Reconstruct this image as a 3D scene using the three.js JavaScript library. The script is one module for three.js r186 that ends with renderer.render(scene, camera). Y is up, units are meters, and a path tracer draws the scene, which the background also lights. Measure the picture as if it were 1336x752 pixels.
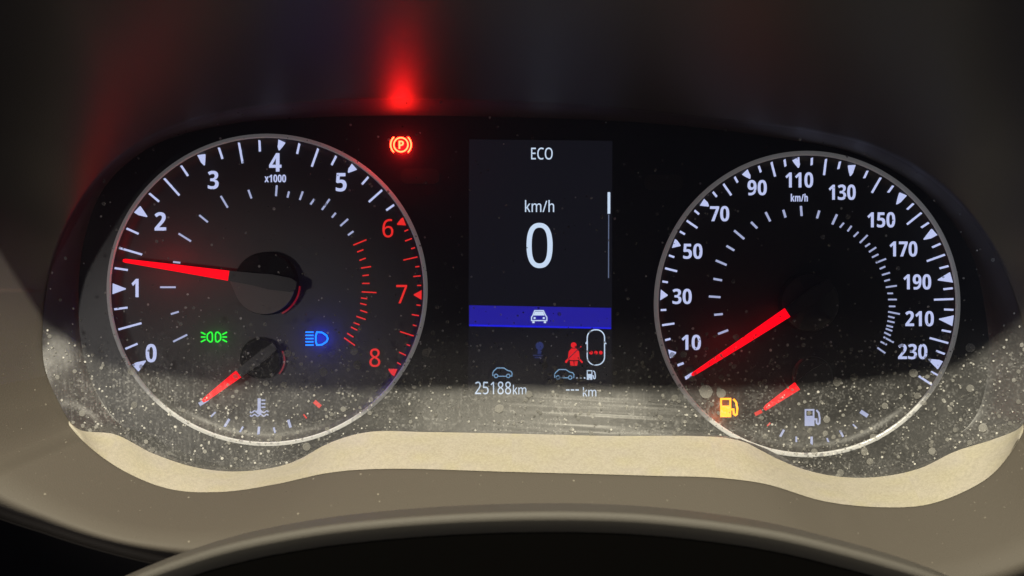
import * as THREE from 'three';
import { FontLoader } from 'three/addons/loaders/FontLoader.js';
import { mergeGeometries, mergeVertices, toCreasedNormals } from 'three/addons/utils/BufferGeometryUtils.js';
import { RectAreaLightUniformsLib } from 'three/addons/lights/RectAreaLightUniformsLib.js';

// ------------------------------------------------------------------ camera, light, exposure
const scene = new THREE.Scene();
const P = 0.00024, D = 0.42;                       // metres per pixel of the dial plane, camera distance
const camera = new THREE.PerspectiveCamera(2 * Math.atan(376 * P / D) * 180 / Math.PI, 1336 / 752, 0.01, 20);
camera.position.set(0, 0, D); camera.lookAt(0, 0, 0);
camera.focus = D - 0.004; camera.userData.fStop = 15;
const renderer = new THREE.WebGLRenderer({ antialias: true });
renderer.toneMapping = THREE.LinearToneMapping; renderer.toneMappingExposure = 1;
renderer.shadowMap.enabled = true;
scene.background = new THREE.Color().setRGB(0.034, 0.034, 0.046);   // dim cabin at night
RectAreaLightUniformsLib.init();
const LAMP = new THREE.Vector3(-0.03, 0.6, 0.9), LAMP_POWER = 7.4;
const roof = new THREE.SpotLight(new THREE.Color().setRGB(1, 0.91, 0.69), LAMP_POWER, 0, 0.5, 0.4, 2);
roof.position.copy(LAMP); roof.target.position.set(0, -0.02, 0.05); roof.castShadow = true; roof.shadow.radius = 0.36;
scene.add(roof, roof.target);
const SIDE = new THREE.Vector3(-0.32, -0.03, 0.5);   // added dim light without a known source, for haze on the rev counter
const side = new THREE.SpotLight(new THREE.Color().setRGB(1, 0.92, 0.85), 0.2, 0, 0.135, 1, 2);
side.position.copy(SIDE); side.target.position.set(-0.092, -0.034, -0.005); side.castShadow = true; side.shadow.radius = 0.8;
scene.add(side, side.target);
const COOL = new THREE.Vector3(-0.22, 0.04, 0.62);   // added faint cool light to lift the right side panel
const cool = new THREE.SpotLight(new THREE.Color().setRGB(0.72, 0.8, 1), 0.42, 0, 0.115, 1, 2);
cool.position.copy(COOL); cool.target.position.set(0.178, 0.022, 0.06); cool.castShadow = true; cool.shadow.radius = 1;
scene.add(cool, cool.target);

// ------------------------------------------------------------------ helpers
let seed = 7;
const rnd = () => { seed = (seed + 0x6d2b79f5) | 0; let t = Math.imul(seed ^ (seed >>> 15), 1 | seed); t = (t + Math.imul(t ^ (t >>> 7), 61 | t)) ^ t; return ((t ^ (t >>> 14)) >>> 0) / 4294967296; };
const V = (x, y, z) => new THREE.Vector3(x, y, z);
const at = (u, v, z = 0) => V((u - 668) * P * (D - z) / D, (376 - v) * P * (D - z) / D, z);
const sm = (x, a, b) => { const t = Math.min(1, Math.max(0, (x - a) / (b - a))); return t * t * (3 - 2 * t); };
const used = {};
const numbered = (n) => { const k = used[n] = (used[n] ?? -1) + 1; return k ? n + '_' + String(k).padStart(3, '0') : n; };
function mesh(name, geo, mat, parent, label) {
  const m = new THREE.Mesh(geo, mat); m.name = numbered(name); m.castShadow = m.receiveShadow = true;
  if (label) m.userData.label = label;
  (parent ?? scene).add(m); return m;
}
function group(name, parent, data) { const g = new THREE.Group(); g.name = numbered(name); Object.assign(g.userData, data); (parent ?? scene).add(g); return g; }
const lin = (r, g, b) => new THREE.Color().setRGB(r, g, b);
const std = (r, g, b, roughness = 0.6, more = {}) => new THREE.MeshPhysicalMaterial({ color: lin(r, g, b), roughness, side: THREE.DoubleSide, ...more });
const glow = (r, g, b, k = 1) => new THREE.MeshStandardMaterial({ color: lin(0.05, 0.05, 0.05), roughness: 0.5, emissive: lin(r, g, b), emissiveIntensity: k, side: THREE.DoubleSide });

// value noise
const hash = (x, y, s) => { let h = Math.imul(x | 0, 374761393) + Math.imul(y | 0, 668265263) + Math.imul(s | 0, 2246822519); h = Math.imul(h ^ (h >>> 13), 1274126177); return ((h ^ (h >>> 16)) >>> 0) / 4294967296; };
const noise = (x, y, s = 0) => {
  const i = Math.floor(x), j = Math.floor(y), f = x - i, g = y - j, a = f * f * (3 - 2 * f), b = g * g * (3 - 2 * g);
  return (hash(i, j, s) * (1 - a) + hash(i + 1, j, s) * a) * (1 - b) + (hash(i, j + 1, s) * (1 - a) + hash(i + 1, j + 1, s) * a) * b;
};
const fbm = (x, y, s, n = 4) => { let t = 0, a = 0.5; for (let k = 0; k < n; k++, x *= 2.03, y *= 2.03, a /= 2) t += a * noise(x, y, s + k); return t; };
function texture(w, h, f, srgb, repeat = true) {
  const d = new Uint8Array(w * h * 4);
  for (let y = 0; y < h; y++) for (let x = 0; x < w; x++) { const c = f(x, y), o = (y * w + x) * 4; for (let k = 0; k < 3; k++) d[o + k] = Math.max(0, Math.min(255, (Array.isArray(c) ? c[k] : c) * 255)); d[o + 3] = 255; }
  const t = new THREE.DataTexture(d, w, h); t.magFilter = t.minFilter = THREE.LinearFilter; if (srgb) t.colorSpace = THREE.SRGBColorSpace;
  t.wrapS = t.wrapT = repeat ? THREE.RepeatWrapping : THREE.ClampToEdgeWrapping; t.needsUpdate = true; return t;
}
// periodic grain: leather-like pits
const grainTex = texture(512, 512, (x, y) => { let best = 9; const c = 8, i = Math.floor(x / c), j = Math.floor(y / c);
  for (let a = -1; a <= 1; a++) for (let b = -1; b <= 1; b++) { const p = (i + a + 64) % 64, q = (j + b + 64) % 64; const dx = (i + a + hash(p, q, 3)) * c - x, dy = (j + b + hash(p, q, 4)) * c - y; best = Math.min(best, Math.hypot(dx, dy)); }
  return 0.25 + 0.75 * Math.min(1, best / 6) * 0.8 + 0.1 * hash(x, y, 9); });
const grain = (metres) => { const t = grainTex.clone(); t.repeat.set(1 / metres, 1 / metres); t.needsUpdate = true; return t; };

// flat prism standing on plane z: front face and sides; holes allowed
function prism(uv, z, h = 0.00025, holes = []) {
  const f = (q) => q.map(([u, v]) => { const p = at(u, v, z); return new THREE.Vector2(p.x, p.y); });
  const s = new THREE.Shape(f(uv)); for (const k of holes) s.holes.push(new THREE.Path(f(k)));
  const g = new THREE.ExtrudeGeometry(s, { depth: h, bevelEnabled: false, curveSegments: 1 }); g.translate(0, 0, z); return g;
}
// mitred stroke of width w through pixel points
function strokeOutline(pts, w, closed) {
  const n = pts.length, L = [], R = [];
  for (let i = 0; i < n; i++) {
    const a = closed ? pts[(i + n - 1) % n] : pts[Math.max(0, i - 1)], b = pts[i], c = closed ? pts[(i + 1) % n] : pts[Math.min(n - 1, i + 1)];
    let d1 = [b[0] - a[0], b[1] - a[1]], d2 = [c[0] - b[0], c[1] - b[1]]; const l1 = Math.hypot(...d1), l2 = Math.hypot(...d2);
    if (!l1) d1 = d2; if (!l2) d2 = d1;
    const m1 = Math.hypot(...d1), m2 = Math.hypot(...d2), n1 = [-d1[1] / m1, d1[0] / m1], n2 = [-d2[1] / m2, d2[0] / m2];
    let nx = n1[0] + n2[0], ny = n1[1] + n2[1]; const m = Math.hypot(nx, ny) || 1; nx /= m; ny /= m;
    const k = (w / 2) / Math.max(0.45, nx * n1[0] + ny * n1[1]);
    L.push([b[0] + nx * k, b[1] + ny * k]); R.push([b[0] - nx * k, b[1] - ny * k]);
  }
  return [L, R];
}
function stroke(pts, w, z, closed = false, h = 0.00025) {
  const [L, R] = strokeOutline(pts, w, closed);
  if (!closed) return prism([...L, ...R.reverse()], z, h);
  const area = (q) => q.reduce((s, p, i) => { const r = q[(i + 1) % q.length]; return s + p[0] * r[1] - r[0] * p[1]; }, 0);
  return Math.abs(area(L)) > Math.abs(area(R)) ? prism(L, z, h, [R]) : prism(R, z, h, [L]);
}
const arc = (cx, cy, rx, ry, a0, a1, n = 20) => Array.from({ length: n + 1 }, (_, i) => { const a = (a0 + (a1 - a0) * i / n) * Math.PI / 180; return [cx + rx * Math.cos(a), cy + ry * Math.sin(a)]; });
const circ = (cx, cy, r, ry = r, n = 28) => arc(cx, cy, r, ry, 0, 360 - 360 / n, n - 1);
const rect = (u0, v0, u1, v1) => [[u0, v0], [u1, v0], [u1, v1], [u0, v1]];
const rrect = (u0, v0, u1, v1, r, n = 6) => [...arc(u1 - r, v0 + r, r, r, -90, 0, n), ...arc(u1 - r, v1 - r, r, r, 0, 90, n), ...arc(u0 + r, v1 - r, r, r, 90, 180, n), ...arc(u0 + r, v0 + r, r, r, 180, 270, n)];
const merge = (list) => { const l = list.map((g) => g.index ? g.toNonIndexed() : g); return mergeGeometries(l); };
// ribbon: solid bar through sections [Vector3, half width], across = perpendicular in the dial plane, thickness th behind the top
function ribbon(sec, th) {
  const pos = [], idx = [], n = sec.length;
  for (let i = 0; i < n; i++) {
    const a = sec[Math.max(0, i - 1)][0], b = sec[Math.min(n - 1, i + 1)][0], d = V(b.x - a.x, b.y - a.y, 0).normalize(), s = V(-d.y, d.x, 0);
    const [p, w] = sec[i], l = p.clone().addScaledVector(s, w), r = p.clone().addScaledVector(s, -w);
    pos.push(l.x, l.y, l.z, r.x, r.y, r.z, r.x, r.y, r.z - th, l.x, l.y, l.z - th);
  }
  const q = (a, b, c, d) => idx.push(a, b, c, a, c, d);
  for (let i = 0; i < n - 1; i++) for (let k = 0; k < 4; k++) { const k2 = (k + 1) % 4, o = i * 4; q(o + k, o + k2, o + 4 + k2, o + 4 + k); }
  q(0, 3, 2, 1); const e = (n - 1) * 4; q(e, e + 1, e + 2, e + 3);
  const g = new THREE.BufferGeometry(); g.setAttribute('position', new THREE.Float32BufferAttribute(pos, 3)); g.setIndex(idx);
  const f = g.toNonIndexed(); f.computeVertexNormals(); return f;
}
const loader = new FontLoader();
const bold = await loader.loadAsync('fonts/droid/droid_sans_bold.typeface.json');
const regular = await loader.loadAsync('fonts/droid/droid_sans_regular.typeface.json');
// lettering centred on a pixel, its ink `tall` pixels high and (if given) `wide` pixels wide
function text(str, u, v, tall, wide, z, font = bold, h = 0.0002) {
  const g = new THREE.ExtrudeGeometry(font.generateShapes(str, 1), { depth: 1, bevelEnabled: false, curveSegments: 5 });
  g.computeBoundingBox(); const b = g.boundingBox, s = P * (D - z) / D, c = at(u, v, z);
  g.translate(-(b.min.x + b.max.x) / 2, -(b.min.y + b.max.y) / 2, 0);
  const ky = tall * s / (b.max.y - b.min.y), kx = wide ? wide * s / (b.max.x - b.min.x) : ky * 0.82;
  g.scale(kx, ky, h); g.translate(c.x, c.y, z); return g;
}

// outlines are given in millimetre-like dial units and resampled by direction so that they can be lofted
const NA = 720, CX = 668, CY = 380, ST = 2.6;
function outline(points) {
  const curve = new THREE.CatmullRomCurve3(points.map(([u, v]) => V(u, v, 0)), true, 'centripetal'), q = curve.getPoints(1500), out = [];
  const ang = q.map((p) => Math.atan2(-(p.y - CY) * ST, p.x - CX));
  for (let i = 0; i < NA; i++) {
    const t = -Math.PI + 2 * Math.PI * (i + 0.5) / NA; let hit = null;
    for (let k = 0; k < q.length; k++) {
      const k2 = (k + 1) % q.length; let d1 = ang[k] - t, d2 = ang[k2] - t;
      d1 = Math.atan2(Math.sin(d1), Math.cos(d1)); d2 = Math.atan2(Math.sin(d2), Math.cos(d2));
      if (d1 * d2 <= 0 && Math.abs(d1 - d2) < 1) { const f = d1 === d2 ? 0 : d1 / (d1 - d2); hit = [q[k].x + (q[k2].x - q[k].x) * f, q[k].y + (q[k2].y - q[k].y) * f]; break; }
    }
    out.push(hit);
  }
  return out;
}
const theta = (i) => -Math.PI + 2 * Math.PI * (i + 0.5) / NA;
// loft between rings of Vector3 (each NA long), over directions i0..i1 (may wrap); uv in metres
function loft(rings, i0 = 0, i1 = NA) {
  const pos = [], uv = [], idx = [], n = i1 - i0, R = rings.length; let run = 0;
  const closed = n === NA, cols = n + 1;
  for (let c = 0; c < cols; c++) {
    const i = (((i0 + c) % NA) + NA) % NA, ip = (((i0 + c - 1) % NA) + NA) % NA;
    if (c) run += rings[0][i].distanceTo(rings[0][ip]);
    let along = 0;
    for (let r = 0; r < R; r++) { const p = rings[r][i]; if (r) along += p.distanceTo(rings[r - 1][i]); pos.push(p.x, p.y, p.z); uv.push(run, along); }
  }
  for (let c = 0; c < n; c++) for (let r = 0; r < R - 1; r++) { const a = c * R + r, b = a + R; idx.push(a, a + 1, b + 1, a, b + 1, b); }
  const g = new THREE.BufferGeometry(); g.setAttribute('position', new THREE.Float32BufferAttribute(pos, 3)); g.setAttribute('uv', new THREE.Float32BufferAttribute(uv, 2)); g.setIndex(idx);
  g.computeVertexNormals();
  if (closed) { const N = g.attributes.normal; for (let r = 0; r < R; r++) { const e = n * R + r, s = V(N.getX(r) + N.getX(e), N.getY(r) + N.getY(e), N.getZ(r) + N.getZ(e)).normalize(); N.setXYZ(r, s.x, s.y, s.z); N.setXYZ(e, s.x, s.y, s.z); } }
  return g;
}

// ------------------------------------------------------------------ outlines of the cluster
const zLens = (Y) => 0.016 + 0.1 * Y;
const atLens = (u, v, lift = 0) => { let z = 0.016, p; for (let k = 0; k < 6; k++) { p = at(u, v, z); z = zLens(p.y) + lift; } p.z = z; return p; };
const faceO = outline([[102, 400], [108, 320], [136, 245], [200, 190], [300, 162], [400, 154], [500, 151], [668, 153], [850, 161], [1000, 178], [1120, 202], [1205, 250], [1262, 320], [1285, 400], [1290, 480], [1272, 545], [1225, 585],
  [1139, 617], [1079, 614], [1020, 597], [985, 578], [950, 570], [900, 567], [800, 567], [668, 564], [560, 562], [480, 562], [430, 576], [380, 601], [320, 612], [260, 607], [195, 583], [140, 535], [110, 470]]);
const lensO = outline([[55, 440], [62, 370], [90, 290], [140, 222], [210, 173], [300, 146], [400, 134], [500, 130], [668, 134], [800, 142], [930, 156], [1060, 172], [1150, 196], [1230, 246], [1290, 315], [1325, 390], [1343, 470], [1343, 535], [1332, 557],
  [1297, 573], [1247, 589], [1198, 612], [1139, 623], [1079, 620], [1020, 602], [985, 582], [950, 572], [900, 569], [800, 569], [668, 566], [560, 564], [480, 564], [430, 578], [380, 604], [320, 615], [260, 611], [200, 592], [150, 567], [100, 559], [74, 520], [58, 480]]);
const openO = outline([[53, 440], [60, 370], [88, 289], [138, 220], [209, 171], [300, 144], [400, 132], [500, 128], [668, 132], [800, 140], [930, 154], [1060, 170], [1151, 194], [1232, 244], [1292, 314], [1327, 390], [1346, 470], [1346, 535], [1333, 568],
  [1297, 617], [1257, 642], [1208, 659], [1148, 662], [1074, 654], [1000, 632], [940, 624], [850, 621], [668, 616], [500, 612], [430, 617], [360, 632], [290, 642], [220, 638], [150, 608], [98, 565], [72, 525], [56, 480]]);
const faceR = faceO.map(([u, v]) => at(u, v, 0)), lensR = lensO.map(([u, v]) => atLens(u, v));
const near = openO.map(([u, v], i) => { let m = 99; for (let k = -60; k <= 60; k++) { const [a, b] = lensO[(i + k + NA) % NA]; m = Math.min(m, Math.hypot(u - a, v - b)); } return m; });
const gap = near.map((_, i) => { let t = 0; for (let k = -40; k <= 40; k++) t += near[(i + k + NA) % NA] * (1 - Math.abs(k) / 41); return Math.min(t / 41, near[i] * 3); });
const openR = openO.map(([u, v], i) => { const l = lensR[i]; const z = l.z + 0.0006 + Math.max(0.018 * Math.sqrt(gap[i] / 50) * sm(near[i], 3, 14), 0.004 * sm(Math.sin(theta(i)), 0, 0.4)); return at(u, v, z); });

// ------------------------------------------------------------------ materials
function trimTex() { const t = texture(512, 512, (x, y) => { const k = 0.84 + 0.08 * noise(x / 4, y / 4, 61) + 0.07 * hash(x, y, 62) + (hash(x >> 1, y >> 1, 63) > 0.992 ? 0.3 : 0); return [k, k, k * (0.96 + 0.06 * noise(x / 40, y / 40, 64))]; }, true); t.repeat.set(1 / 0.06, 1 / 0.06); return t; }
const M = {
  panel: std(0.006, 0.0058, 0.0058, 0.42), dial: std(0.036, 0.035, 0.034, 0.5), dialRight: std(0.009, 0.0085, 0.008, 0.5), wall: std(0.011, 0.01, 0.0105, 0.5, { ior: 1.85 }),  // rev counter dial coloured lighter to put the reflected haze into it
  shell: std(1, 1, 1, 0.45, { ior: 1.6, vertexColors: true, bumpMap: grain(0.03), bumpScale: 0.00004 }),   // hood coloured darker than the lower panel, standing in for its shade
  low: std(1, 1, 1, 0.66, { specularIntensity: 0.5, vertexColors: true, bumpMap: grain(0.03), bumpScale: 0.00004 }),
  trim: std(0.46, 0.43, 0.36, 0.62, { map: trimTex(), bumpMap: grain(0.022), bumpScale: 0.00006 }),
  ring: std(0.52, 0.52, 0.51, 0.28, { emissive: lin(0.066, 0.066, 0.066) }),  // rim has an added faint glow that brightens it in the dark
  hub: std(0.008, 0.0078, 0.0076, 0.7, { specularIntensity: 0.25 }), cap: std(0.13, 0.125, 0.12, 0.65), shroud: std(0.012, 0.011, 0.011, 0.45), black: std(0.0009, 0.0008, 0.0008, 0.9, { specularIntensity: 0.08 }),  // cap is lighter than hub: the lit lower half put into colour
  white: glow(0.60, 0.66, 1.0, 0.9), dimWhite: glow(0.60, 0.66, 1.0, 0.65), red: glow(1.0, 0.025, 0.02, 0.85), needle: new THREE.MeshPhysicalMaterial({ color: lin(0.06, 0, 0), roughness: 0.6, specularIntensity: 0.3, emissive: lin(1, 0, 0.008), emissiveIntensity: 1.4, side: THREE.DoubleSide }),
};

// ------------------------------------------------------------------ dashboard (setting of the cluster)
const dashboard = group('dashboard', null, { label: 'dark grey car dashboard with overhanging hood and pale trim strip around the gauges', category: 'dashboard' });
const hoodMid = 560;
function outer(i, f) {           // f 0..1 from the opening edge outwards
  const t = theta(i), c = Math.cos(t), s = Math.sin(t), k = Math.pow(Math.pow(Math.abs(c), 2.9) + Math.pow(Math.abs(s), 2.9), -1 / 2.9);
  let u1 = 668 + k * c * 950, v1, z1;
  if (s > 0) { v1 = 380 - k * s * (hoodMid + 500 * Math.pow(Math.abs(u1 - 668) / 950, 4)); z1 = 0.085 + 0.085 * sm(s, 0.25, 0.75); }  // unseen front lip shaped for the shadow edge it throws on the lens
  else { v1 = 380 + k * -s * (385 + 0.09 * Math.max(0, u1)); z1 = 0.085 - 0.023 * sm(-s, 0.3, 0.8); }
  const a = openR[i], b = at(u1, v1, z1), p = a.clone().lerp(b, f);
  const bulge = Math.sin(Math.PI * f) * (s > 0 ? 0.002 : 0.003); p.z += bulge; if (s < 0) { const k = sm(f, 0.5, 1.05) * sm(-s, 0.1, 0.5); p.z -= 0.034 * k * k; } return p;
}
const dashRings = [];
dashRings.push(openR.map((p, i) => near[i] > 6 ? p.clone().add(V(0, -0.0004, -0.0016)) : lensR[i].clone().add(V(0, 0, -0.0006))));
dashRings.push(openR.map((p) => p.clone().add(V(0, 0, -0.0004))));
for (const f of [0.008, 0.03, 0.08, 0.16, 0.28, 0.42, 0.58, 0.74, 0.88, 0.97]) dashRings.push(openR.map((_, i) => outer(i, f)));
// rolled front lip, then the upper side
const lipOut = (i, a, r) => { const p = outer(i, 0.97), q = outer(i, 0.9), d = p.clone().sub(q).normalize(), n = V(Math.cos(theta(i)) * 0.4, Math.sin(theta(i)), 0); n.addScaledVector(d, -n.dot(d)).normalize(); return p.addScaledVector(d, r * Math.sin(a)).addScaledVector(n, r * (1 - Math.cos(a))); };
for (const a of [0.5, 1, 1.5, 2.2, 3]) dashRings.push(openR.map((_, i) => lipOut(i, a, theta(i) > 0 ? 0.006 : 0.0016)));
dashRings.push(openR.map((_, i) => { const p = lipOut(i, 3, theta(i) > 0 ? 0.006 : 0.0016); return V(p.x * 1.12, p.y + (Math.sin(theta(i)) > 0 ? 0.012 : -0.02), p.z - 0.12); }));
const full = loft(dashRings);
function slice(i0, i1) {          // part of the loft that keeps the smooth normals of the whole
  const R = dashRings.length, n = i1 - i0, pos = [], nor = [], uv = [], idx = [], col = [], A = full.attributes;
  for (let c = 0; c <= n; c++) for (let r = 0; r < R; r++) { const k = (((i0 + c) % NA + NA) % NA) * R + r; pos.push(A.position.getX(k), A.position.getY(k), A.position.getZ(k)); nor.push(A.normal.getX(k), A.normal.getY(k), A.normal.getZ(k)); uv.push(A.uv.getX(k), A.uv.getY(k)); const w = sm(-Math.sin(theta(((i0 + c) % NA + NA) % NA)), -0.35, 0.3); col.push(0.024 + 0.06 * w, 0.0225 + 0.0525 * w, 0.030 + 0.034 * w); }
  for (let c = 0; c < n; c++) for (let r = 0; r < R - 1; r++) { const a = c * R + r, b = a + R; idx.push(a, a + 1, b + 1, a, b + 1, b); }
  const g = new THREE.BufferGeometry(); g.setAttribute('position', new THREE.Float32BufferAttribute(pos, 3)); g.setAttribute('normal', new THREE.Float32BufferAttribute(nor, 3)); g.setAttribute('uv', new THREE.Float32BufferAttribute(uv, 2)); g.setAttribute('color', new THREE.Float32BufferAttribute(col, 3)); g.setIndex(idx); return g;
}
const dirOf = (deg) => Math.round((deg + 180) / 360 * NA);
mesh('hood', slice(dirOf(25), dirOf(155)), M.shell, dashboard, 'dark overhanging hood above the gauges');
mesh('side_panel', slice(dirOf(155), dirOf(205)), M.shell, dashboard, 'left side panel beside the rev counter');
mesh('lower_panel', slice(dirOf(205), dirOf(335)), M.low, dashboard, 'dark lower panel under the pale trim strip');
mesh('recess', (() => { const g = new THREE.PlaneGeometry(0.5, 0.12); g.translate(0, -0.122, -0.006); return g; })(), std(0.012, 0.01, 0.0095, 0.8), dashboard, 'recess under the lower panel, a dark sheet standing for its shade');  // flat dark sheet, the shade of the gap put into its colour
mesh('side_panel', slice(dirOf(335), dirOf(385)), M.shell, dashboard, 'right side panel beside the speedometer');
{ // pale trim strip between lens and lower panel, cut into upright slices
  const low = (O, Q) => { const k = O.map((o, i) => [o[0], Q[i], i]).filter((q) => theta(q[2]) < 0 && !(q[0] > 1250 && O[q[2]][1] < 550)).sort((p, q) => p[0] - q[0]); return (u) => { let j = 1; while (j < k.length - 1 && k[j][0] < u) j++; const f = (u - k[j - 1][0]) / (k[j][0] - k[j - 1][0] || 1); return k[j - 1][1].clone().lerp(k[j][1], Math.min(1, Math.max(0, f))); }; };
  const A = low(lensO, lensR), B = low(openO, openR), pos = [], uv = [], idx = [], F = [0, 0.06, 0.2, 0.4, 0.6, 0.8, 0.94, 1], m = F.length; let n = 0;
  for (let u = 90; u <= 1335; u += 3, n++) { const a = A(u), b = B(u), L = a.distanceTo(b); F.forEach((f) => { const p = a.clone().lerp(b, f), h = Math.sin(Math.PI * f) * 0.0005; pos.push(p.x, p.y + h * 0.6, p.z + h * 0.7 + 0.0002); uv.push(p.x, f * L); }); }
  for (let c = 0; c < n - 1; c++) for (let k = 0; k < m - 1; k++) { const a = c * m + k, b = a + m; idx.push(a, a + 1, b + 1, a, b + 1, b); }
  const g = new THREE.BufferGeometry(); g.setAttribute('position', new THREE.Float32BufferAttribute(pos, 3)); g.setAttribute('uv', new THREE.Float32BufferAttribute(uv, 2)); g.setIndex(idx); g.computeVertexNormals();
  mesh('trim_strip', g, M.trim, dashboard, 'pale beige grained trim strip lit by the cabin lamp');
}

// ------------------------------------------------------------------ instrument cluster
const cluster = group('instrument_cluster', null, { label: 'lit car instrument cluster with rev counter, colour screen and speedometer behind a dusty lens', category: 'instrument cluster' });
const GA = [{ u: 348.5, v: 378.5, rx: 203.5, ry: 198, w: 6, lean: -0.22 }, { u: 1053, v: 397, rx: 193.5, ry: 193.5, w: 6.5, lean: 0.28 }];
const DEPTH = 0.005, RUN = 0.0026;          // dial depth, width of its sloping wall
for (const g of GA) { g.c = at(g.u, g.v, 0); g.R = g.rx * P; g.k = g.ry / g.rx; }
const dialZ = (g, x, y) => { const r = Math.hypot(x - g.c.x, (y - g.c.y) / g.k); return r > g.R ? 0 : r < g.R - RUN ? -DEPTH : -DEPTH * (g.R - r) / RUN; };
const onDial = (g, u, v) => { let z = -DEPTH, p; for (let k = 0; k < 12; k++) { p = at(u, v, z); z = 0.5 * z + 0.5 * dialZ(g, p.x, p.y); } return at(u, v, z); };
{ // panel with two round openings
  const s = new THREE.Shape(faceR.map((p) => new THREE.Vector2(p.x, p.y)));
  for (const g of GA) s.holes.push(new THREE.Path(Array.from({ length: 120 }, (_, i) => { const a = i / 120 * 2 * Math.PI; return new THREE.Vector2(g.c.x + Math.cos(a) * (g.R + 0.0009), g.c.y + Math.sin(a) * (g.R + 0.0009) * g.k); })));
  mesh('face_panel', new THREE.ShapeGeometry(s), M.panel, cluster, 'black face panel between the gauges');
  const rings = []; for (const f of [0, 0.06, 0.3, 0.6, 0.9, 1]) rings.push(faceR.map((p, i) => { const q = p.clone().lerp(lensR[i], f); q.z -= Math.sin(Math.PI * f) * 0.003 * (1 - f); return q; }));
  mesh('housing_wall', loft(rings), M.wall, cluster, 'black inner wall of the cluster housing');
}
const lathe = (g, prof) => { const l = new THREE.LatheGeometry(prof.map(([r, z]) => new THREE.Vector2(r, z)), 160); l.rotateX(Math.PI / 2); l.scale(1, g.k, 1); l.translate(g.c.x, g.c.y, 0); return l; };
function gauge(g, name, label) {
  const R = g.R, w = g.w * P;
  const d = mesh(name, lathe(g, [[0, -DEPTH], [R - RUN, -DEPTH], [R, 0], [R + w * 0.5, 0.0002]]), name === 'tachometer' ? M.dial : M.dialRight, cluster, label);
  mesh('dial_ring', toCreasedNormals(lathe(g, [[R + 0.0001, -0.0003], [R + 0.0001, 0.0005], [R + 0.0003, 0.0007], [R + w * 0.3, 0.0008], [R + w * 0.75, 0.00075], [R + w * 0.93, 0.0006], [R + w, 0.0003], [R + w, -0.0004]]), 0.7), M.ring, d, 'pale ring round the dial with a faint added glow');
  return d;
}
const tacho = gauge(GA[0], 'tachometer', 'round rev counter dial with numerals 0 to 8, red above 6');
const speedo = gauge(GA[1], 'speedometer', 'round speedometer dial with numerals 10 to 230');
// ticks: bars that climb from the dial onto its sloping wall
function bar(g, u0, v0, u1, v1, w0, w1, mat, parent, name = 'lighted_tick') {
  const n = 6, sec = [], s = P;
  for (let i = 0; i <= n; i++) { const f = i / n, p = onDial(g, u0 + (u1 - u0) * f, v0 + (v1 - v0) * f); p.z += 0.0004; sec.push([p, (w0 + (w1 - w0) * f) * s / 2]); }
  return mesh(name, ribbon(sec, 0.0012), mat, parent);
}
function scale(g, tri, sub, parent, redFrom) {
  const A = tri.map(([u, v]) => Math.atan2(-(v - g.v) / g.ry, (u - g.u) / g.rx));
  for (let i = 1; i < A.length; i++) while (A[i] > A[i - 1]) A[i] -= 2 * Math.PI;
  const pt = (a, r) => [g.u + Math.cos(a) * (g.rx - r), g.v - Math.sin(a) * (g.ry - r)];
  A.forEach((a, i) => {
    const lean = 1 + g.lean * Math.cos(a), [u0, v0] = pt(a, 15.5 * lean), [u1, v1] = pt(a, 2), isRed = i >= redFrom;
    bar(g, u0, v0, u1, v1, 1.2, isRed ? 12.5 : 14, isRed ? M.red : M.white, parent, 'triangle_tick_lighted');
    if (i === A.length - 1) return;
    const S = isRed ? sub.red : sub.white;
    S.forEach((len, k) => { const b = a + (A[i + 1] - a) * (k + 1) / (S.length + 1), [p, q] = pt(b, len * (1 + 0.7 * g.lean * Math.cos(b))), [r, s] = pt(b, 2.5); bar(g, p, q, r, s, isRed ? 1.5 : 2.6, isRed ? 1.5 : 2.6, isRed ? M.red : M.white, parent); });
  });
}
scale(GA[0], [[175, 480], [150, 377], [184, 278], [264, 210], [365, 187], [462, 214], [530, 287], [546, 385], [510, 484]], { white: [17, 29, 17], red: [9, 14, 9, 25, 9, 14, 9] }, tacho, 6);
scale(GA[1], [[882, 460], [863, 385], [875, 315], [912, 257], [972, 219], [1041, 208], [1112, 222], [1173, 263], [1210, 310], [1232, 364], [1238, 418], [1225, 475]], { white: [12, 23, 12] }, speedo, 99);
for (const [a, b, c, d, w] of [[884, 477, 892, 474, 3], [894, 494, 905, 487, 4], [1215, 485, 1224, 490, 2.2], [1199, 491, 1217, 503, 2.6]]) bar(GA[1], a, b, c, d, w, w, M.white, speedo);
const inner0 = [[361, 242, 360, 256], [324, 248, 328, 259], [288, 256, 297, 271], [260, 281, 271, 290], [233, 305, 249, 315], [226, 342, 235, 343], [209, 375, 229, 375], [223, 410, 233, 407], [226, 446, 244, 437],
  [377, 250, 375, 258], [395, 250, 391, 261], [410, 260, 405, 267], [430, 260, 420, 274], [438, 278, 433, 284], [454, 286, 444, 295], [461, 302, 454, 307]];
const inner0r = [[478, 313, 461, 320], [474, 326, 466, 329], [477, 337, 469, 340], [484, 348, 471, 350], [481, 359, 473, 360], [482, 370, 472, 370], [491, 382, 472, 381], [479, 390, 471, 389], [478, 398, 470, 396], [479, 408, 470, 405],
  [477, 417, 465, 413], [469, 424, 461, 421], [466, 431, 458, 427], [461, 440, 453, 435], [463, 451, 449, 441]];
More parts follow.
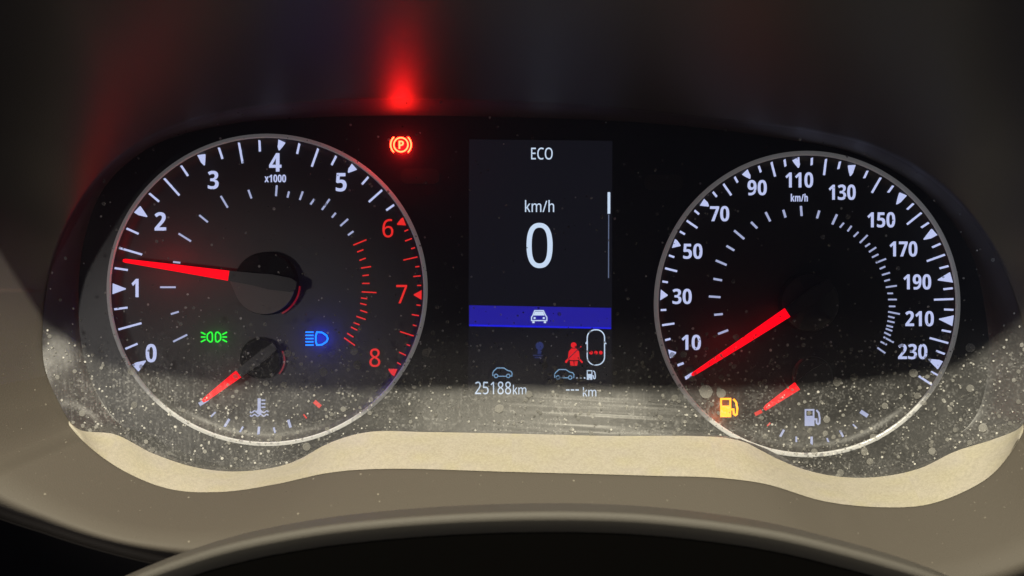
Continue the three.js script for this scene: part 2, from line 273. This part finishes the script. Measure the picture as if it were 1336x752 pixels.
const inner1 = [[1045, 269, 1046, 282], [1022, 274, 1025, 284], [999, 277, 1005, 289], [980, 290, 988, 298], [958, 301, 971, 312], [948, 321, 958, 327], [934, 340, 948, 346], [931, 364, 942, 366], [925, 387, 940, 388], [932, 411, 943, 410], [937, 436, 950, 431],
  [1069, 275, 1066, 285], [1092, 280, 1086, 293], [1101, 291, 1096, 297], [1111, 295, 1106, 302], [1120, 303, 1114, 309], [1132, 307, 1122, 317], [1135, 318, 1129, 322], [1143, 323, 1134, 329], [1146, 332, 1138, 336], [1156, 338, 1143, 343], [1155, 348, 1148, 351],
  [1161, 356, 1151, 359], [1161, 365, 1154, 367], [1170, 373, 1156, 375], [1165, 383, 1158, 383], [1170, 391, 1159, 391], [1168, 400, 1160, 400], [1174, 410, 1159, 407], [1167, 415, 1159, 413], [1167, 421, 1158, 419], [1165, 427, 1157, 425], [1164, 432, 1156, 429],
  [1162, 438, 1154, 434], [1166, 447, 1153, 440], [1157, 450, 1149, 446], [1155, 461, 1145, 454]];
for (const q of inner0) bar(GA[0], ...q, 2.3, 2.3, M.dimWhite, tacho);
for (const q of inner0r) bar(GA[0], ...q, 1.5, 1.5, M.red, tacho);
inner1.forEach((q, i) => bar(GA[1], ...q, i < 13 ? 2.7 : 2.1, i < 13 ? 2.7 : 2.1, M.dimWhite, speedo));
// numerals
const ZF = -DEPTH + 0.00012;
for (const [s, u, v, w] of [['0', 197, 461, 14], ['1', 176, 376, 9], ['2', 209, 289, 15], ['3', 278, 235, 14], ['4', 359, 212, 16], ['5', 445, 238, 14], ['6', 506, 298, 14], ['7', 524, 384, 14], ['8', 489, 467, 14]])
  mesh('lighted_numeral', text(s, u, v, 24, w, ZF, u > 480 ? regular : bold), u > 480 ? M.red : M.white, tacho);
mesh('lighted_caption', text('x1000', 359, 233, 10, 28, ZF), M.white, tacho);
for (const [s, u, v, w] of [['10', 902, 447, 25], ['30', 890, 387, 25], ['50', 904, 328, 25], ['70', 939, 279, 25], ['90', 988, 245, 25], ['110', 1043, 235, 36], ['130', 1099, 251, 35], ['150', 1150, 287, 36], ['170', 1179, 325, 36], ['190', 1197, 368, 36], ['210', 1200, 416, 37], ['230', 1191, 459, 38]])
  mesh('lighted_numeral', text(s, u, v, 20, w, ZF), M.white, speedo);
mesh('lighted_caption', text('km/h', 1043, 258, 10, 22, ZF), M.white, speedo);
// needles with their hubs
function hub(u, v, r, top, parent, mat = M.hub) {
  const z0 = -DEPTH, c = at(u, v, top), s = P * (D - top) / D * r, g = new THREE.LatheGeometry([[0, top], [s * 0.9, top], [s * 0.975, top - 0.0004], [s, top - 0.0011], [s, z0 + 0.002], [s * 1.02, z0]].map(([a, b]) => new THREE.Vector2(a, b)), 64);
  g.rotateX(Math.PI / 2); g.translate(c.x, c.y, 0); return mesh('needle_hub', toCreasedNormals(g, 0.6), mat, parent);
}
const needle = (parent, pts, z, mat, name) => mesh(name, ribbon(pts.map(([u, v, w]) => [at(u, v, z), w * P / 2]), 0.0011), mat, parent);
hub(345, 370, 41, 0.0, tacho);
needle(tacho, [[160, 340, 3], [163, 340.4, 5], [230, 350, 9], [298, 360, 13]], 0.0024, M.needle, 'lighted_needle');
needle(tacho, [[298, 360, 13.2], [330, 364.5, 16], [352, 368, 20], [378, 372, 18], [386, 373, 10]], 0.0026, M.shroud, 'needle_shroud');
mesh('needle_cap_lit_half', prism([[300, 363.5], [326, 366], [338, 371], [386, 377], ...arc(345, 370, 40, 40, 12, 158, 24), [304, 376], [301, 369]], 0.0003, 0.0006), M.cap, tacho, 'lower half of the needle cap, coloured grey as its lit side');
hub(1058, 395, 38, 0.0, speedo, M.shroud);
needle(speedo, [[903, 490, 3], [906, 488, 4.5], [966, 449, 9], [1028, 408, 13]], 0.0024, M.needle, 'lighted_needle');
needle(speedo, [[1028, 408, 13], [1060, 387, 19], [1080, 374, 16], [1086, 370, 9]], 0.0026, M.shroud, 'needle_shroud');

const hubGlow = glow(0.35, 0.004, 0.012, 0.5);  // needle light spilling on the hubs, painted as dim glowing arcs
mesh('hub_glow_arc', stroke(arc(347, 372, 44, 42, 2, 62, 16), 2.2, -0.004), hubGlow, tacho); mesh('hub_glow_arc', stroke(arc(1058, 395, 39, 39, 150, 215, 16), 1.8, -0.004), hubGlow, speedo);
// small gauges set into the dials
const tempG = group('temperature_gauge', cluster, { label: 'small coolant temperature gauge low in the rev counter' });
for (const [a, b, c, d, w] of [[260, 528, 271, 521, 5], [275, 544, 281, 538, 2], [293, 557, 299, 547, 3], [313, 564, 317, 557, 2.2], [337, 567, 338, 557, 3], [359, 565, 357, 558, 2.2], [379, 558, 376, 548, 3.2]]) bar(GA[0], a, b, c, d, w, w, M.dimWhite, tempG);
for (const [a, b, c, d, w] of [[400, 546, 396, 541, 1.6], [418, 531, 410, 524, 5]]) bar(GA[0], a, b, c, d, w, w, M.red, tempG);
hub(339, 468, 27, -0.0022, tempG);
needle(tempG, [[264, 524, 4], [268, 521, 6], [311, 488, 11]], 0.0006, M.needle, 'lighted_needle');
needle(tempG, [[311, 488, 11], [340, 466, 13], [358, 452, 10]], 0.0008, M.shroud, 'needle_shroud');
mesh('hub_glow_arc', stroke(arc(341, 470, 30, 28, -25, 40, 12), 2, -0.004), hubGlow, tempG);
mesh('thermometer_symbol_lighted', merge([stroke([[338, 520], [338, 536]], 4, ZF), prism(circ(338, 537.5, 3.6), ZF + 0.0001), stroke([[341, 522.5], [346, 522.5]], 1.8, ZF), stroke([[341, 527], [346, 527]], 1.8, ZF), stroke([[341, 531.5], [346, 531.5]], 1.8, ZF),
  ...[0, 1].map((k) => stroke(Array.from({ length: 25 }, (_, i) => [326 + i, 537.5 + k * 4.6 + Math.sin(i / 24 * Math.PI * 6) * 1.2]).filter(([u]) => k || Math.abs(u - 338) > -1), 1.5, ZF + (k ? 0 : 0.00012)))]), M.dimWhite, tempG);
const fuelG = group('fuel_gauge', cluster, { label: 'small fuel gauge low in the speedometer, needle at empty' });
for (const [a, b, c, d, w] of [[1023, 561, 1018, 570, 2.6], [1039, 570, 1039, 577, 2], [1059, 570, 1059, 580, 2.8], [1079, 572, 1081, 577, 2], [1096, 562, 1100, 570, 2.4], [1113, 554, 1118, 559, 1.8], [1123, 537, 1132, 543, 5]]) bar(GA[1], a, b, c, d, w, w, M.dimWhite, fuelG);
for (const [a, b, c, d, w] of [[985, 541, 994, 536.5, 4.5], [1001, 556, 1005, 552, 1.6]]) bar(GA[1], a, b, c, d, w, w, M.red, fuelG);
hub(1062, 492, 26, -0.0022, fuelG, M.shroud);
needle(fuelG, [[998, 534.5, 4], [1002, 531, 6], [1041, 504, 11]], 0.0006, M.needle, 'lighted_needle');
needle(fuelG, [[1041, 504, 11], [1064, 488, 13], [1080, 477, 9]], 0.0008, M.shroud, 'needle_shroud');
// fuel pump drawn in a box of width 1 round (0, 0)
const pump = (u, v, k, z) => merge([
  prism([[-0.45, -0.5], [0.12, -0.5], [0.12, 0.5], [-0.45, 0.5]].map(([a, b]) => [u + a * k, v + b * k]), z, 0.00025, [[[-0.36, -0.4], [0.03, -0.4], [0.03, -0.1], [-0.36, -0.1]].map(([a, b]) => [u + a * k, v + b * k])]),
  stroke([[0.13, 0.1], [0.24, 0.1], [0.26, 0.34], [0.34, 0.4], [0.42, 0.34], [0.44, 0.05], [0.4, -0.15], [0.38, -0.28], [0.24, -0.44]].map(([a, b]) => [u + a * k, v + b * k]), 0.1 * k, z + 0.00003)]);
mesh('hub_glow_arc', stroke(arc(1062, 492, 27, 27, 170, 235, 12), 1.6, -0.004), hubGlow, fuelG);
mesh('fuel_pump_symbol_lighted', pump(1060, 545, 22, ZF), M.dimWhite, fuelG);

// warning lamps
function lamp(name, label, geo, color, k, u, v, z, power, lightColor) {
  const m = mesh(name, geo, glow(...color, k), cluster, label);
  const l = new THREE.PointLight(lin(...lightColor), power, 0, 2); l.position.copy(at(u, v, z + 0.004)); l.castShadow = true; l.shadow.radius = 0.1; scene.add(l);
  return m;
}
const ZP = 0.00015;
lamp('parking_brake_lamp', 'red parking brake warning lamp, a P in a bracketed circle', merge([stroke(circ(523, 189, 9.2), 1.9, ZP, true), stroke(arc(523, 189, 13.4, 13.4, -48, 48, 14), 1.9, ZP), stroke(arc(523, 189, 13.4, 13.4, 132, 228, 14), 1.9, ZP), text('P', 523.4, 189, 10.5, 7, ZP)]), [1, 0.013, 0.004], 62, 523, 189, 0, 0.0008, [1, 0.005, 0.01]);
const beams = (s) => { const c = 279 + s * 7; const o = [stroke([[c - s * 4, 434], [c - s * 2, 433.5], [c + s * 1.5, 436.5], [c + s * 2, 440], [c + s * 1.5, 443.5], [c - s * 2, 446.5], [c - s * 4, 446], [c - s * 5, 443], [c - s * 5, 437]], 1.6, ZF, true)];
  for (const k of [-1, 0, 1]) o.push(stroke([[c + s * 4, 440 + k * 3.2], [c + s * 10, 440 + k * 6.4]], 1.7, ZF)); return o; };
lamp('position_light_lamp', 'green position lights symbol on the rev counter', merge([...beams(-1), ...beams(1)]), [0.002, 1, 0.03], 1.2, 279, 440, -DEPTH, 0.00003, [0, 1, 0.05]);
lamp('main_beam_lamp', 'blue main beam symbol on the rev counter', merge([stroke([[413.5, 433.5], [420, 434], [426, 438], [427.6, 442], [426, 446], [420, 450], [413.5, 450.5], [412, 446], [412, 438]], 2, ZF, true), ...[0, 1, 2, 3, 4].map((k) => stroke([[398.5, 433.6 + k * 4.2], [409, 433.6 + k * 4.2]], 1.7, ZF))]), [0.0005, 0.17, 1], 2.3, 413, 442, -DEPTH, 0.0003, [0.002, 0.02, 1]);
lamp('low_fuel_lamp', 'amber low fuel warning lamp shaped as a pump', pump(951, 532, 25, -0.0006), [1, 0.3, 0.001], 2.8, 950, 532, -DEPTH, 0.00025, [1, 0.12, 0.01]);
for (const [u, v, pw] of [[205, 347, 0.00028], [965, 450, 0.00012]]) { const l = new THREE.PointLight(lin(1, 0, 0.01), pw, 0, 2); l.position.copy(at(u, v, 0.0105)); l.castShadow = true; l.shadow.radius = 0.15; scene.add(l); }   // light of the two long needles
for (const [u, v, label] of [[548, 230, 'unlit indicator window below the red lamp'], [866, 238, 'unlit indicator window left of the speedometer']])
  mesh('indicator_window', prism(rrect(u - 25, v - 10, u + 25, v + 10, 8), 0.0001, 0.0001), std(0.022, 0.018, 0.012, 0.4), cluster, label);

// ------------------------------------------------------------------ colour screen
const ZD = 0.0003, ZT = ZD + 0.00012;
const roll = (u, v) => [u + (v - 346) * -0.002, v + (u - 705) * 0.012];
const scr = mesh('display_screen', prism([[612, 182], [799, 184], [798, 511], [611, 509]], 0.0001, 0.0002), new THREE.MeshStandardMaterial({ color: lin(0.008, 0.008, 0.01), roughness: 0.3, emissive: lin(0.0045, 0.0045, 0.0072), emissiveIntensity: 1, side: THREE.DoubleSide }), cluster, 'portrait colour screen between the gauges');
const dW = glow(0.66, 0.8, 1, 0.95), dC = glow(0.3, 0.55, 0.85, 0.75), dB = glow(0.016, 0.012, 0.36, 0.85), dE = glow(0.01, 0.012, 0.75, 1), dR = glow(1, 0.012, 0.02, 0.85), dD = glow(0.03, 0.05, 0.22, 0.6), dL = glow(0.3, 0.38, 0.62, 0.4), dN = glow(0.01, 0.012, 0.05, 0.6);
const put = (name, geo, mat, label) => mesh(name, geo, mat, scr, label);
put('display_text', text('ECO', 707, 200.5, 15.5, 28, ZT, regular), dW, 'ECO lettering at the top of the screen');
put('display_text', text('km/h', 704, 269, 15.5, 38, ZT, regular), dW, 'km/h above the speed figure');
put('display_text', text('0', 704, 320.5, 59, 34, ZT, regular), dW, 'large speed figure 0');
put('scroll_bar', stroke([[794.5, 251], [794.5, 279]], 3.4, ZT), dW, 'bright part of the scroll bar'); put('scroll_bar', stroke([[794.2, 280], [794, 363]], 1.2, ZT), dL, 'thin rest of the scroll bar');
put('banner', prism([[612, 398.5], [797.5, 402], [797.5, 427], [612, 423]], ZD, 0.0001), dB, 'blue banner across the screen');
put('banner_edge', prism([[612, 423.2], [797.5, 427.2], [797.5, 429.6], [612, 425.8]], ZD, 0.0001), dE, 'brighter lower edge of the blue banner');
put('car_symbol', merge([stroke([[697.5, 405.5], [709, 405.5], [712, 412], [713.5, 414], [713.5, 418.5], [693.5, 418.5], [693.5, 414], [695, 412]], 1.3, ZT, true), prism([[698, 406.8], [708.6, 406.8], [710.6, 411.8], [696, 411.8]], ZT), prism(rect(694.5, 419.5, 697.5, 421.8), ZT), prism(rect(709.5, 419.5, 712.5, 421.8), ZT), prism(circ(697.5, 415.2, 1.5, 1.3, 10), ZT), prism(circ(709.5, 415.2, 1.5, 1.3, 10), ZT)]), dW, 'white front view of a car on the blue banner');
put('passenger_symbol', merge([prism(circ(704, 451.5, 5.2), ZT), prism([[702, 456.5], [707, 456], [706, 462], [701, 462]], ZT + 0.00003), prism(rect(695.5, 463.2, 708.5, 464.8), ZT), prism(rect(697.5, 466.2, 706.5, 467.6), ZT)]), dD, 'dim blue head symbol');
put('seat_belt_symbol', merge([prism(circ(748.5, 450.6, 3.7), ZT), prism([[745.5, 455], [752, 455], [755.5, 459], [756.5, 469], [753, 470.2], [744.5, 470.2], [741, 469], [742, 459]], ZT), prism([[743.5, 471.5], [748, 471.5], [749, 477.5], [744.5, 477.5]], ZT), prism([[749.5, 471.5], [754, 471.5], [753, 477.5], [749.5, 477.5]], ZT + 0.00002),
  stroke([[737.5, 472], [758.5, 452]], 1.2, ZT + 0.0003), stroke([[741, 469.5], [738, 473.5]], 2.2, ZT + 0.00004), stroke([[756.5, 469.5], [760, 473.5]], 2.2, ZT + 0.00004)]), dR, 'red seated person with seat belt');
put('seat_belt_line', stroke([[741.5, 468.2], [757, 453.4]], 1.1, ZT + 0.0006), dN, 'dark belt line across the red person');
put('car_outline', merge([stroke(rrect(766.2, 430.5, 788.8, 476.5, 10.5, 8), 1.4, ZT, true), stroke([[765.4, 446], [764.2, 448.6], [766, 448.6]], 1, ZT + 0.00003), stroke([[789.6, 446], [790.8, 448.6], [789, 448.6]], 1, ZT + 0.00003)]), dW, 'outline of a car from above');
for (const u of [771.2, 777.6, 784]) put('seat_dot', prism(circ(u, 460.4, 2.35), ZT), dR, 'red dot of a rear seat');
const sideCar = (u, v) => merge([stroke([[-12.5, 5], [-12.6, 1], [-11.5, -1.5], [-7, -5.6], [2, -5.6], [7, -2.2], [11, -1.4], [12.6, 1.2], [12.3, 5], [10.2, 5]].map(([a, b]) => [u + a, v + b]), 1.2, ZT), stroke(circ(u - 8.3, v + 4.8, 2.3, 2.3, 16), 1.1, ZT, true), stroke(circ(u + 7.6, v + 4.8, 2.3, 2.3, 16), 1.1, ZT + 0.00004, true), stroke([[u - 5.4, v + 5.2], [u + 4.7, v + 5.2]], 1.1, ZT)]);
put('side_car_symbol', sideCar(655.5, 486), dC, 'car symbol above the total distance'); put('side_car_symbol', sideCar(736.3, 488), dC, 'car symbol above the remaining range');
for (const u of [752.8, 757.8, 762.8]) put('range_dot', prism(circ(u, 493.4, 1.1, 1.1, 10), ZT), dW);
put('fuel_pump_symbol', pump(771.3, 489.5, 12.5, ZT), dW, 'small pump symbol beside the range');
put('display_text', text('25188', 643.3, 506.5, 16.5, 47, ZT, regular), dW, 'total distance 25188'); put('display_text', text('km', 678, 508.5, 12.5, 17.5, ZT, regular), dW);
for (const u of [740.8, 747, 753]) put('range_dash', prism(rect(u - 2.2, 508.3, u + 2.2, 509.9), ZT), dW);
put('display_text', text('km', 769.3, 511.5, 12, 17.5, ZT, regular), dW);
{ const l = new THREE.RectAreaLight(lin(0.5, 0.55, 1), 0.05, 180 * P, 320 * P); l.position.copy(at(705, 346, 0.002)); l.lookAt(at(705, 346, 1)); scene.add(l); }

// ------------------------------------------------------------------ lens with its film of dust
const LW = 0.34, LH = 0.14;
const lensUV = (p) => [(p.x + LW / 2) / LW, (p.y + LH / 2) / LH];
const film = texture(2048, 1024, (x, y) => {            // 1 = clear
  const X = (x / 2048 - 0.5) * LW, Y = (y / 1024 - 0.5) * LH, u = X / P + 668, v = 376 - Y / P;
  let d = 0.02 + 0.09 * Math.pow(fbm(X * 90, Y * 90, 11), 1.6);
  d += 0.26 * Math.pow(noise(X * 2300, Y * 2300, 21), 5) * (0.25 + 1.2 * noise(X * 160, Y * 160, 22));          // fine grains
  d += 0.09 * Math.pow(noise(X * 2200, Y * 240, 31), 4) * sm(fbm(X * 30, Y * 30, 32), 0.35, 0.6);               // dribbles
  const streakMask = Math.exp(-Math.pow((u - 775) / 95, 2)) * sm(v, 495, 540);                                        // pale streaks low in the middle
  const st = noise(X * 38 + Y * 60, Y * 1900 + X * 120, 41) * 0.6 + noise(X * 80, Y * 3200 + X * 160, 43) * 0.4;
  d += streakMask * (0.05 + 0.75 * Math.pow(st, 3));
  d += 0.75 * Math.exp(-Math.pow((u - 82 - (470 - v) * 0.5) / 26, 2) - Math.pow((v - 462) / 34, 2)) * fbm(X * 260, Y * 260, 51);
  d += 0.3 * Math.exp(-Math.pow((v - 540 - 18 * Math.sin(u / 22)) / 5, 2)) * sm(u, 80, 95) * (1 - sm(u, 135, 155)) * fbm(X * 400, Y * 400, 52);
  d = d * 0.62 + 0.014 + 0.085 * Math.exp(-Math.pow((u - 690) / 170, 4)) * (0.6 + 0.8 * fbm(X * 120, Y * 200, 71)) + 0.02 * sm(u, 1180, 1300); d *= 0.08 + 0.92 * sm(v, 400, 490);
  return 1 - Math.min(0.75, d);
}, false, false);
{
  const s = new THREE.Shape(lensR.map((p) => new THREE.Vector2(p.x, p.y))), g = new THREE.ShapeGeometry(s), A = g.attributes.position, U = g.attributes.uv;
  for (let i = 0; i < A.count; i++) { A.setZ(i, zLens(A.getY(i))); U.setXY(i, ...lensUV({ x: A.getX(i), y: A.getY(i) })); }
  g.computeVertexNormals();
  mesh('lens_cover', g, new THREE.MeshPhysicalMaterial({ color: lin(0.94, 0.95, 0.97), attenuationColor: lin(1, 1, 1), roughness: 0.06, transmission: 1, transmissionMap: film, thickness: 0, ior: 1.49, side: THREE.DoubleSide }), cluster, 'clear dusty plastic lens in front of the gauges');
}

// ------------------------------------------------------------------ dust grains
function dust(name, label, spots, color, opacity) {
  const g = new THREE.IcosahedronGeometry(1, 1), im = new THREE.InstancedMesh(g, new THREE.MeshStandardMaterial({ color, roughness: 1, transparent: true, opacity }), spots.length), m = new THREE.Matrix4(), e = new THREE.Euler(), q = new THREE.Quaternion();
  spots.forEach(([p, r, b, n], i) => {
    q.setFromUnitVectors(V(0, 0, 1), n); const turn = new THREE.Quaternion().setFromAxisAngle(V(0, 0, 1), rnd() * 6.28);
    m.compose(p, q.multiply(turn), V(r * (0.8 + 0.4 * rnd()), r, Math.min(r * 0.35, 0.00012))); im.setMatrixAt(i, m); im.setColorAt(i, lin(b, b, b));
  });
  im.name = numbered(name); im.castShadow = false; im.receiveShadow = true; im.userData = { label, category: 'dust', kind: 'stuff' }; scene.add(im);
}
{
  const inside = (u, v) => { const t = Math.atan2(-(v - CY) * ST, u - CX), i = Math.min(NA - 1, Math.max(0, Math.round((t + Math.PI) / (2 * Math.PI) * NA - 0.5))), [a, b] = lensO[i]; return Math.hypot(u - CX, v - CY) < Math.hypot(a - CX, b - CY) - 2; };
  const spots = [], n = V(0, -0.1, 1).normalize();
  while (spots.length < 2700) {
    const u = 50 + rnd() * 1300, v = 130 + rnd() * 500;
    if (!inside(u, v)) continue;
    let k = 0.10 + 0.9 * sm(v, 380, 500); k *= 0.35 + 1.1 * fbm(u / 60, v / 60, 77); if (u > 880 && v > 440) k *= 1.5;
    if (rnd() > k * 0.75 || [[338, 533], [1060, 545], [951, 532], [413, 442], [279, 440]].some(([a, b]) => Math.hypot(u - a, v - b) < 15 && rnd() > 0.15)) continue;
    const big = rnd(), r = (0.5 + 0.8 * rnd() + (big > 0.82 ? 1.5 * rnd() : 0) + (v > 440 && big > 0.978 ? 1 + 2 * rnd() : 0) + (v > 480 && big > 0.997 ? 2.5 : 0)) * P * 1.2;
    spots.push([atLens(u, v, 0.0003), r, (r > 2 * P ? 0.22 + 0.2 * rnd() : 0.18 + 0.82 * Math.pow(rnd(), 2.2)), n]);
  }
  dust('lens_dust', 'pale dust specks scattered over the lens, densest along its bottom', spots, lin(0.92, 0.92, 0.9), 0.38);
}
{ // lint and specks on the lower panel and trim
  const R = dashRings.length, A = full.attributes, spots = [];
  while (spots.length < 420) {
    const i = Math.floor(dirOf(195) + rnd() * (dirOf(345) - dirOf(195))), r = 3 + Math.floor(rnd() * 5), k = i % NA * R + r, k2 = k + 1, f = rnd();
    const p = V(A.position.getX(k), A.position.getY(k), A.position.getZ(k)).lerp(V(A.position.getX(k2), A.position.getY(k2), A.position.getZ(k2)), f), nn = V(A.normal.getX(k), A.normal.getY(k), A.normal.getZ(k)); if (nn.z < 0) nn.negate();
    spots.push([p.addScaledVector(nn, 0.00002), (0.3 + 0.5 * rnd() + (rnd() > 0.92 ? 0.9 : 0)) * P * 0.9, 0.3 + 0.7 * rnd(), nn]);
  }
  dust('panel_dust', 'tiny pale specks of lint on the dark lower panel', spots, lin(0.4, 0.37, 0.31), 0.5);
}

// ------------------------------------------------------------------ steering column cover at the bottom edge
{
  const cowl = group('column_cover', null, { label: 'dark curved steering column cover with a lit rounded top edge at the bottom', category: 'column cover' });
  const top = new THREE.CatmullRomCurve3([[90, 790], [150, 762], [220, 734], [300, 709], [400, 689], [500, 677], [620, 669], [750, 667], [860, 672], [1000, 690], [1100, 713], [1200, 742], [1260, 765], [1330, 800]].map(([u, v]) => at(u, v, 0.09)), false, 'centripetal').getPoints(160);
  const sweep = (prof) => { const pos = [], uv = [], idx = []; let run = 0;
    top.forEach((p, i) => { if (i) run += p.distanceTo(top[i - 1]); prof.forEach(([dy, dz], k) => { pos.push(p.x, p.y + dy, p.z + dz); uv.push(run, k * 0.002); }); });
    const m = prof.length; for (let i = 0; i < top.length - 1; i++) for (let k = 0; k < m - 1; k++) { const a = i * m + k, b = a + m; idx.push(a, a + 1, b + 1, a, b + 1, b); }
    const g = new THREE.BufferGeometry(); g.setAttribute('position', new THREE.Float32BufferAttribute(pos, 3)); g.setAttribute('uv', new THREE.Float32BufferAttribute(uv, 2)); g.setIndex(idx); g.computeVertexNormals(); return g; };
  const r = 0.0014, prof = [[-0.03, -0.032], [-0.004, -0.03], [-0.0004, -0.014]];
  for (let a = 0; a <= 1.001; a += 0.1) { const t = a * 2.3; prof.push([-r + r * Math.cos(t), r * Math.sin(t) * 0.8]); }
  prof.push([-r * 1.67 - 0.0017, r * 0.6 - 0.0017], [-r * 1.67 - 0.0034, r * 0.6 - 0.0036]);
  mesh('rounded_edge', sweep(prof), std(0.075, 0.07, 0.062, 0.62, { bumpMap: grain(0.03), bumpScale: 0.00004 }), cowl, 'lit rounded top edge');
  mesh('front_face', sweep([[-r * 1.67 - 0.003, -0.0032], [-0.03, -0.0045], [-0.06, -0.008]]), M.black, cowl, 'black front face');
}

// ------------------------------------------------------------------ cabin lamp behind the camera as main light, then two added fill lamps
{
  const g = group('cabin_lamp', null, { label: 'warm cabin roof lamp shining on the dashboard from behind', category: 'lamp' });
  g.position.copy(LAMP); g.lookAt(0, -0.02, 0.05);
  const b = new THREE.CylinderGeometry(0.03, 0.026, 0.012, 40); b.rotateX(Math.PI / 2); b.translate(0, 0, -0.012); mesh('lamp_base', b, std(0.5, 0.48, 0.44, 0.5), g);
  const d = new THREE.SphereGeometry(0.024, 32, 12, 0, 2 * Math.PI, 0, Math.PI / 2); d.rotateX(Math.PI / 2); d.scale(1, 1, 0.25); d.translate(0, 0, -0.007); mesh('lamp_diffuser', d, glow(1, 0.86, 0.58, 2), g);
}
for (const [p, t, label, c] of [[SIDE, [-0.093, -0.036, -0.005], 'added unseen warm fill lamp low at the left behind the camera', [1, 0.9, 0.8]], [COOL, [0.178, 0.022, 0.06], 'added unseen bluish fill lamp at the left behind the camera', [0.72, 0.8, 1]]]) {
  const g = group('added_lamp', null, { label, category: 'lamp' }); g.position.copy(p); g.lookAt(...t);
  const b = new THREE.CylinderGeometry(0.02, 0.017, 0.01, 32); b.rotateX(Math.PI / 2); b.translate(0, 0, -0.026); mesh('lamp_base', b, std(0.1, 0.1, 0.1, 0.5), g);
  const d = new THREE.SphereGeometry(0.016, 24, 10, 0, 2 * Math.PI, 0, Math.PI / 2); d.rotateX(Math.PI / 2); d.scale(1, 1, 0.3); d.translate(0, 0, -0.021); mesh('lamp_diffuser', d, glow(...c, 0.5), g);
}
renderer.render(scene, camera);
